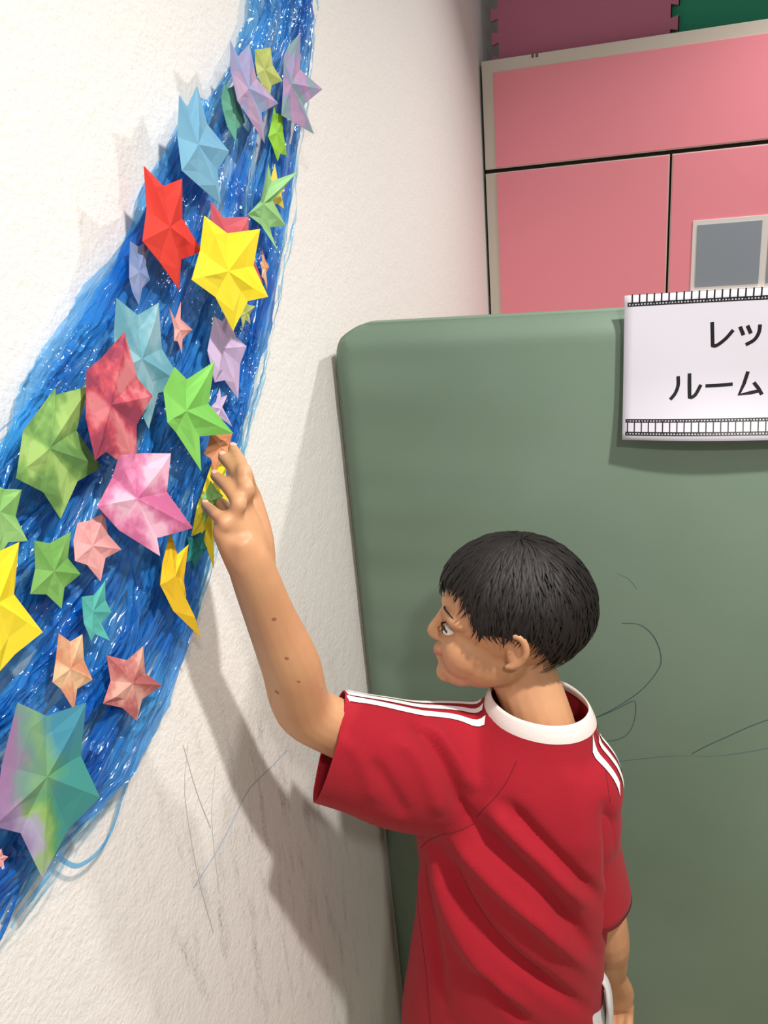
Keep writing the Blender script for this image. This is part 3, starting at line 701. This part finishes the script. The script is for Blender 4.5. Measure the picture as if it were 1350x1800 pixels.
tube(V, Fc, [H(.066, -.021, -.050), H(.083, -.009, -.0465), H(.086, 0, -.048), H(.083, .009, -.0465), H(.066, .021, -.050)], [.003, .0045, .0045, .0045, .003], 8, 4)
tube(V, Fc, [H(.066, -.019, -.053), H(.080, -.009, -.0575), H(.083, 0, -.0585), H(.080, .009, -.0575), H(.066, .019, -.053)], [.003, .005, .005, .005, .003], 8, 4)
body_me = remesh(V, Fc, .0022, 10)
body = obj('body', body_me, msk, child, True)
bodyB = BVHTree.FromPolygons([v.co for v in body_me.vertices], [p.vertices[:] for p in body_me.polygons])
# nails
mna = mat('nail', srgb(232, 180, 165), .3)
for a, b, r in tips:
    d = (b-a).normalized(); side = d.cross(Vector((0, 0, 1))).normalized(); out_ = Vector((.55, -.5, .65)); out_ = (out_-d*out_.dot(d)).normalized()
    V, Fc = [], []; ellip(V, Fc, b+out_*(r*.72)-d*r*.05, [d*r*.85, d.cross(out_)*r*.68, out_*r*.35], 12, 8); obj('fingernail', pydata('n', V, Fc), mna, child, True)
# little brown moles and scabs on the forearm
mmo = mat('mole', srgb(160, 104, 82), .6)
for px, py, r in ((482, 1088, .0022), (504, 1157, .0020), (487, 1217, .0024), (566, 1211, .0009), (525, 1198, .0016)):
    d = ray(px, py).normalized(); h = bodyB.ray_cast(CAM, d)
    if h[0]:
        V, Fc = [], []; nn = h[1]; t1 = nn.orthogonal().normalized(); ellip(V, Fc, h[0], [t1*r, nn.cross(t1)*r*1.3, nn*.0003], 12, 6)
        obj('mole', pydata('m', V, Fc), mmo, child, True)
# eyes, brows
mey = mat('eye_white', srgb(235, 230, 225), .2); mir = mat('iris', srgb(38, 24, 18), .15); mhair = mat('hair', srgb(24, 19, 18), .6)
for s in (-1, 1):
    e = empty('eye'); e.parent = child
    V, Fc = [], []; c = H(.0745, s*.029, -.0060); ellip(V, Fc, c, [hf*.0085, hl*.0115, hu*.0050]); obj('eyeball', pydata('e', V, Fc), mey, e, True)
    V, Fc = [], []; ellip(V, Fc, c+hf*.0060+hl*s*.001, [hf*.0032, hl*.0052, hu*.0048]); obj('iris', pydata('i', V, Fc), mir, e, True)
    V, Fc = [], []; tube(V, Fc, [H(.078, s*.017, -.002), H(.0835, s*.027, .0005), H(.077, s*.041, -.003)], [.0010, .0015, .0010], 6, 5); obj('lash_line', pydata('l', V, Fc), mhair, e, True)
    V, Fc = [], []; tube(V, Fc, [H(.080, s*.014, .020), H(.081, s*.029, .0225), H(.070, s*.046, .018)], [.0007, .0013, .0006], 6, 5); obj('eyebrow', pydata('b', V, Fc), mhair, child, True)
ml = mat('lips', srgb(196, 112, 104), .4)
V, Fc = [], []; tube(V, Fc, [H(.0755, -.017, -.051), H(.0868, -.008, -.050), H(.0885, 0, -.0515), H(.0868, .008, -.050), H(.0755, .017, -.051)], [(.001, .001), (.0035, .0022), (.0042, .0024), (.0035, .0022), (.001, .001)], 8, 4, flat=hu); obj('lips', pydata('l', V, Fc), ml, child, True)
# hair: soft cap plus many overlapping tapered locks
def cap_pt(th, ph, k=1.0):   # th from crown down, ph around (0 = face)
    f = math.sin(th)*math.cos(ph); l = math.sin(th)*math.sin(ph); u = math.cos(th)
    return H(-.006+f*.098*k, l*.081*k, .020+u*.089*k)
def hairline(ph):   # polar angle at which hair stops
    a = abs((ph+math.pi) % (2*math.pi)-math.pi)
    if a < .75: return 1.22+.05*math.sin(ph*9)
    if a < 1.15: return 1.22+(a-.75)/.4*.50
    if a < 1.75: return 1.66
    return min(2.28, 1.66+(a-1.75)/.5*.62)
V, Fc = [], []; nph, nth = 72, 26
for j in range(nth+1):
    for i in range(nph):
        ph = 2*math.pi*i/nph; th = hairline(ph)*j/nth
        k = .985 if j < nth else .93
        V.append(cap_pt(th, ph, k+.012*noise.noise(Vector((math.cos(ph)*5, math.sin(ph)*5, th*3)))))
for j in range(nth):
    for i in range(nph):
        i2 = (i+1) % nph; Fc.append((j*nph+i, (j+1)*nph+i, (j+1)*nph+i2, j*nph+i2))
rh = random.Random(5)
for n_ in range(2600):
    ph = rh.uniform(0, 2*math.pi); hl_ = hairline(ph); th0 = rh.uniform(.0, .82)*hl_; ln = rh.uniform(.35, .6); th1 = min(th0+ln, hl_+rh.uniform(.02, .13)); dph = rh.uniform(-.18, .18)
    wd = rh.uniform(.0009, .0026); b = len(V); k0 = rh.uniform(.99, 1.03); ns = 6
    for s in range(ns+1):
        u = s/ns; th = th0+(th1-th0)*u; p = cap_pt(th, ph+dph*u*u, k0+.035*math.sin(u*math.pi)*.7+(-.02 if th > hl_*.8 else .008)*u)
        sd = (cap_pt(th, ph+.02)-cap_pt(th, ph)); sd = sd.normalized() if sd.length > 1e-6 else hl
        ww = wd*math.sin(math.pi*min(.97, .12+u*.85)); nn = (p-HC).normalized()
        V += [p-sd*ww, p+nn*wd*.35, p+sd*ww]
    for s in range(ns):
        a = b+s*3; Fc += [(a, a+3, a+4, a+1), (a+1, a+4, a+5, a+2)]
mb_ = mhair.node_tree.nodes['Principled BSDF']; mb_.inputs['Specular IOR Level'].default_value = .4
obj('hair', pydata('hair', V, Fc), mhair, child, True)

# ------------------------------------------------------------------ red raglan T-shirt
msh = mat('red_cotton', srgb(160, 8, 32), .9, Sheen_Weight=.03)
noisebump(msh, 420, .35, .0012, 2)
V, Fc = [], []
def T(x, y, z): return Vector((x, y, z))
tube(V, Fc, [T(.278, .872, .44), T(.280, .872, .53), T(.290, .872, .64), T(.300, .872, .75), T(.310, .872, .86), T(.322, .873, .95), T(.336, .875, 1.03), T(.350, .876, 1.09), T(.359, .878, 1.15)],
     [(.160, .105), (.156, .105), (.146, .104), (.136, .102), (.136, .101), (.134, .096), (.112, .086), (.076, .066), (.057, .054)], 40, 4, flat=(1, 0, 0))
so = Pt(578, 1313, 1, .745)       # centre of the raised sleeve opening
sup = (Pt(600, 1213, 1, .755)-Pt(553, 1410, 1, .735))
arm_u = Vector((-.2, 0, 1))
tube(V, Fc, [T(.325, .872, 1.0), T(.255, .865, 1.005), shoL.lerp(so, .35), shoL.lerp(so, .7), so, so+(so-shoL).normalized()*.05],
     [(.088, .075), (.096, .076), (.088, .070), (.078, .062), (.073, .056), (.071, .054)], 30, 4, flat=sup)
tube(V, Fc, [T(.355, .874, 1.03), T(.392, .874, 1.015), T(.406, .876, .98), T(.402, .878, .955)],
     [(.066, .070), (.060, .066), (.050, .058), (.034, .044)], 26, 4, flat=(1, 0, 0))
sm = remesh(V, Fc, .0052, 14)
bm = bmesh.new(); bm.from_mesh(sm)
def cut(co, no, near=None, rad=9):
    """remove what lies beyond the plane, near the point given"""
    geom = [g for g in list(bm.verts)+list(bm.edges)+list(bm.faces)]
    if near is not None:
        fs = [f for f in bm.faces if (f.calc_center_median()-near).length < rad]; es = {e for f in fs for e in f.edges}; vs = {v for f in fs for v in f.verts}; geom = list(vs)+list(es)+fs
    r = bmesh.ops.bisect_plane(bm, geom=geom, plane_co=co, plane_no=no, clear_outer=False, clear_inner=False)
    dead = [f for f in bm.faces if (f.calc_center_median()-co).dot(no) > 1e-5 and (near is None or (f.calc_center_median()-near).length < rad)]
    bmesh.ops.delete(bm, geom=dead, context='FACES')
cut(T(0, 0, .475), T(0, 0, -1))
cut(T(.357, .876, 1.104), T(.14, .02, 1).normalized(), T(.352, .878, 1.13), .12)
ax_s = (so-shoL).normalized(); vw = ray(578, 1313).normalized(); ns = (sup.cross(vw)).normalized()
if ns.dot(ax_s) < 0: ns = -ns
ns = (ns-vw*.13).normalized()   # opening turned slightly towards the viewer side
cut(so, ns, so+ax_s*.03, .12)
bmesh.ops.recalc_face_normals(bm, faces=bm.faces)
bm.to_mesh(sm); bm.free()
# fold relief : valleys and ridges along lines (x, z) of the back
sm.update()
def wl_(px, y=.77): return [hit(a, b, 1, y) for a, b in px]
folds = [  # polyline, depth (negative = valley), half width
 ([(755, 1468), (790, 1540), (830, 1610), (890, 1680), (960, 1730), (1050, 1790)], -.013, .013),
 ([(735, 1480), (745, 1560), (762, 1650), (785, 1790)], -.007, .008),
 ([(785, 1455), (840, 1520), (900, 1580), (960, 1630), (1050, 1720)], .010, .013),
 ([(810, 1425), (870, 1490), (930, 1545), (985, 1600), (1045, 1680)], -.011, .012),
 ([(850, 1405), (910, 1470), (975, 1530), (1040, 1600)], .008, .013),
 ([(880, 1400), (940, 1470), (1000, 1530), (1060, 1590)], -.009, .011),
 ([(765, 1490), (790, 1600), (850, 1700), (950, 1790)], .008, .013),
 ([(835, 1700), (890, 1760), (930, 1810)], -.006, .010),
 ([(720, 1265), (755, 1300), (785, 1350), (808, 1410), (830, 1450)], -.008, .009),
 ([(690, 1290), (730, 1330), (760, 1390), (775, 1440)], .005, .012),
 ([(750, 1265), (800, 1330), (840, 1400)], .006, .010),
 ([(650, 1330), (690, 1390), (715, 1440)], -.004, .010),
 ([(600, 1290), (640, 1350), (660, 1420)], .004, .012),
 ([(1062, 1400), (1072, 1500), (1076, 1570)], -.006, .007),
 ([(1000, 1340), (1020, 1430), (1020, 1520)], .003, .016),
]
nv = len(sm.vertices); co = np.empty(nv*3); sm.vertices.foreach_get('co', co); co = co.reshape(-1, 3)
no = np.array([v.normal[:] for v in sm.vertices])
# compare in projected pixels of a fixed plane: use x,z of vertex pushed to the fold plane along the view of the pattern cutter (front-on)
disp = np.zeros(nv)
P0 = np.array(CAM)
tt = (.77-P0[1])/(co[:, 1]-P0[1]); XZ = P0[[0, 2]]+(co[:, [0, 2]]-P0[[0, 2]])*tt[:, None]
side = np.clip((-no[:, 1]+.15)/.35, 0, 1)
for px, amp, hw in folds:
    pl = np.array([[p.x, p.z] for p in cat_rom(wl_(px), 6)])
    d = np.full(nv, 9.); par = np.zeros(nv)
    for k in range(len(pl)-1):
        a, b = pl[k], pl[k+1]; ab = b-a; t = np.clip(((XZ-a)@ab)/(ab@ab), 0, 1); dd = np.linalg.norm(XZ-(a+t[:, None]*ab), axis=1)
        m_ = dd < d; d[m_] = dd[m_]; par[m_] = (k+t[m_])/(len(pl)-1)
    fade = np.clip(par/.18, 0, 1)*np.clip((1-par)/.2, 0.15, 1)
    disp += 1.35*amp*np.exp(-(d/hw)**2)*fade*side
sm.update()
wob = np.array([noise.noise(Vector((c[0]*9, c[1]*9, c[2]*7)))*.0035+noise.noise(Vector((c[0]*22, c[1]*22, c[2]*16)))*.0012 for c in co])
co2 = co+no*(disp+wob)[:, None]
sm.vertices.foreach_set('co', co2.reshape(-1)); sm.update()
shirt = obj('shirt', sm, msh, child, True)
sB = BVHTree.FromPolygons([v.co for v in sm.vertices], [p.vertices[:] for p in sm.polygons])
# hanging right sleeve : open tube growing out of the shoulder
sr1 = Pt(1052, 1588, 1, .89)
C = cat_rom([T(.392, .876, 1.02), T(.398, .876, .985), T(.4045, .878, .93), T(.408, .882, .885), sr1], 8)
RR = cat_rom([(.042, .052, 0), (.0515, .060, 0), (.0505, .059, 0), (.046, .055, 0), (.0435, .052, 0)], 8)
V, Fc = [], []; SG = 48
for i, c in enumerate(C):
    for k in range(SG):
        a = 2*math.pi*k/SG; t = i/(len(C)-1); d = Vector((math.cos(a)*RR[i].x, math.sin(a)*RR[i].y, .012*math.cos(a)*t))
        V.append(c+d*(1+.05*noise.noise(Vector((math.cos(a)*2, math.sin(a)*2, t*2.5)))*t))
for i in range(len(C)-1):
    for k in range(SG): k2 = (k+1) % SG; Fc.append((i*SG+k, (i+1)*SG+k, (i+1)*SG+k2, i*SG+k2))
rs_ = obj('sleeve', pydata('sleeve', V, Fc), msh, shirt, True)
q_ = rs_.modifiers.new('s', 'SOLIDIFY'); q_.thickness = .0016; q_.offset = -1
s = shirt.modifiers.new('s', 'SOLIDIFY'); s.thickness = .0016; s.offset = -1
# seams (raglan and side) laid on the shirt surface
def on_shirt(px, py):
    h = sB.ray_cast(CAM, ray(px, py).normalized()); return h[0], h[1]
mse = mat('seam_thread', srgb(110, 10, 26), .9)
for px in ([(908, 1338), (890, 1375), (870, 1402), (852, 1420), (838, 1436)], [(832, 1448), (812, 1458), (780, 1466), (752, 1478), (740, 1490)],
           [(724, 1470), (731, 1540), (738, 1620), (748, 1700), (757, 1800)], [(1040, 1275), (1056, 1310), (1064, 1350), (1072, 1410)]):
    pts = []
    for a in cat_rom([(p[0], p[1], 0) for p in px], 6):
        h, n_ = on_shirt(a.x, a.y)
        if h is not None: pts.append(h+n_*-.0001)
    if len(pts) > 3:
        V, Fc = [], []; tube(V, Fc, pts, [.0007]*len(pts), 5, 1); obj('seam', pydata('seam', V, Fc), mse, shirt)
# white shoulder stripes : bands wrapped on the top of both sleeves
mst = mat('white_stripe', srgb(240, 236, 236), .7)
def band(path, width, name='stripe'):
    """path: points above the cloth; dropped onto it along -up"""
    V, Fc = [], []; C = cat_rom(path, 8); n = 0
    for i, c in enumerate(C):
        t = (C[min(i+1, len(C)-1)]-C[max(i-1, 0)]).normalized(); row = []
        lat = t.cross(Vector((0, 0, 1))).normalized()
        for k in range(5):
            o_ = c+lat*width*(k/4-.5); h = sB.ray_cast(o_, Vector((0, 0, -1)))
            if h[0] is None: break
            row.append(h[0]+h[1]*.0016*(1 if h[1].z > 0 else -1))
        if len(row) == 5: V += row; n += 1
        elif n: break
    for i in range(n-1):
        for k in range(4): a = i*5+k; Fc.append((a, a+1, a+6, a+5))
    if n > 1: obj(name, pydata(name, V, Fc), mst, shirt, True)
end = so+(so-shoL).normalized()*(-.001)
for dy in (-.024, -.005, .014):
    band([T(.300, .866+dy, 1.25), T(.25, .862+dy, 1.25), T(shoL.lerp(so, .45).x, shoL.lerp(so, .45).y+dy*.9, 1.25), T(shoL.lerp(so, .8).x, shoL.lerp(so, .8).y+dy*.8, 1.25), T(so.x+.002, so.y+dy*.8, 1.25)], .0085)
    band([T(.395, .872+dy, 1.25), T(.42, .874+dy, 1.25), T(.445, .876+dy, 1.25), T(.462, .878+dy, 1.25)], .0085)
# collar : white rib following the cut neckline
bmn = bmesh.new(); bmn.from_mesh(sm)
rim = [v for v in bmn.verts if v.is_boundary and (v.co-T(.352, .878, 1.112)).length < .10]
cen = sum((v.co for v in rim), Vector())/max(1, len(rim)); rim.sort(key=lambda v: math.atan2(v.co.y-cen.y, v.co.x-cen.x)); R_ = [v.co.copy() for v in rim]; bmn.free()
if len(R_) > 12:
    K = 48; Rr = []
    for k in range(K):
        a = 2*math.pi*k/K-math.pi; best = sorted(R_, key=lambda p: abs((math.atan2(p.y-cen.y, p.x-cen.x)-a+math.pi) % (2*math.pi)-math.pi))[:5]; Rr.append(sum(best, Vector())/5)
    V, Fc = [], []; lv = [(1.03, -.004), (1.015, .001), (.985, .006), (.94, .0125), (.90, .0165), (.885, .016), (.89, .010), (.93, .003)]
    for f_, up_ in lv:
        for p in Rr: q_ = cen+(p-cen)*f_; V.append(q_+Vector((0, 0, up_)))
    for j in range(len(lv)-1):
        for k in range(K): k2 = (k+1) % K; Fc.append((j*K+k, j*K+k2, (j+1)*K+k2, (j+1)*K+k))
    mc = mat('collar_white', srgb(226, 214, 210), .75); noisebump(mc, 500, .3, .001); obj('collar', pydata('collar', V, Fc), mc, shirt, True)
# trousers with a pocket edge showing at the right hip
mtr = mat('pale_grey_cotton', srgb(205, 204, 202), .8); noisebump(mtr, 300, .3, .001)
V, Fc = [], []
tube(V, Fc, [hipc+T(.004, 0, .10), hipc+T(.006, 0, .02), hipc+T(.004, 0, -.05)], [(.138, .092), (.150, .100), (.150, .098)], 30, 4, flat=(1, 0, 0))
for sx in (-1, 1):
    h = hipc+T(sx*.064, 0, -.04); tube(V, Fc, [h, h+T(sx*.008, 0, -.10), h+T(sx*.012, 0, -.22)], [(.084, .088), (.078, .08), (.074, .076)], 24, 4, flat=(1, 0, 0))
tr = obj('trousers', remesh(V, Fc, .005, 6), mtr, child, True)
pk = [Pt(1058, 1716, 1, .862), Pt(1066, 1730, 1, .860), Pt(1070, 1752, 1, .858), Pt(1072, 1780, 1, .858), Pt(1068, 1812, 1, .858)]
V, Fc = [], []; tube(V, Fc, pk, [(.004, .012)]*2+[(.005, .016)]*3, 10, 5, flat=(1, 0, 0)); obj('pocket_edge', pydata('p', V, Fc), mtr, tr, True)
msho = mat('indoor_shoe', srgb(225, 225, 222), .5)
for sx in (-1, 1):
    x = hipc.x+sx*.080; y = hipc.y; V, Fc = [], []
    tube(V, Fc, [T(x, y-.030, .034), T(x, y+.03, .036), T(x+sx*.006, y+.10, .030), T(x+sx*.008, y+.135, .026)], [(.033, .032), (.034, .034), (.038, .028), (.033, .024)], 16, 4, flat=(1, 0, 0))
    for i_, v in enumerate(V): V[i_] = Vector((v.x, v.y, max(.001, v.z)))
    obj('shoe', pydata('shoe', V, Fc), msho, child, True)
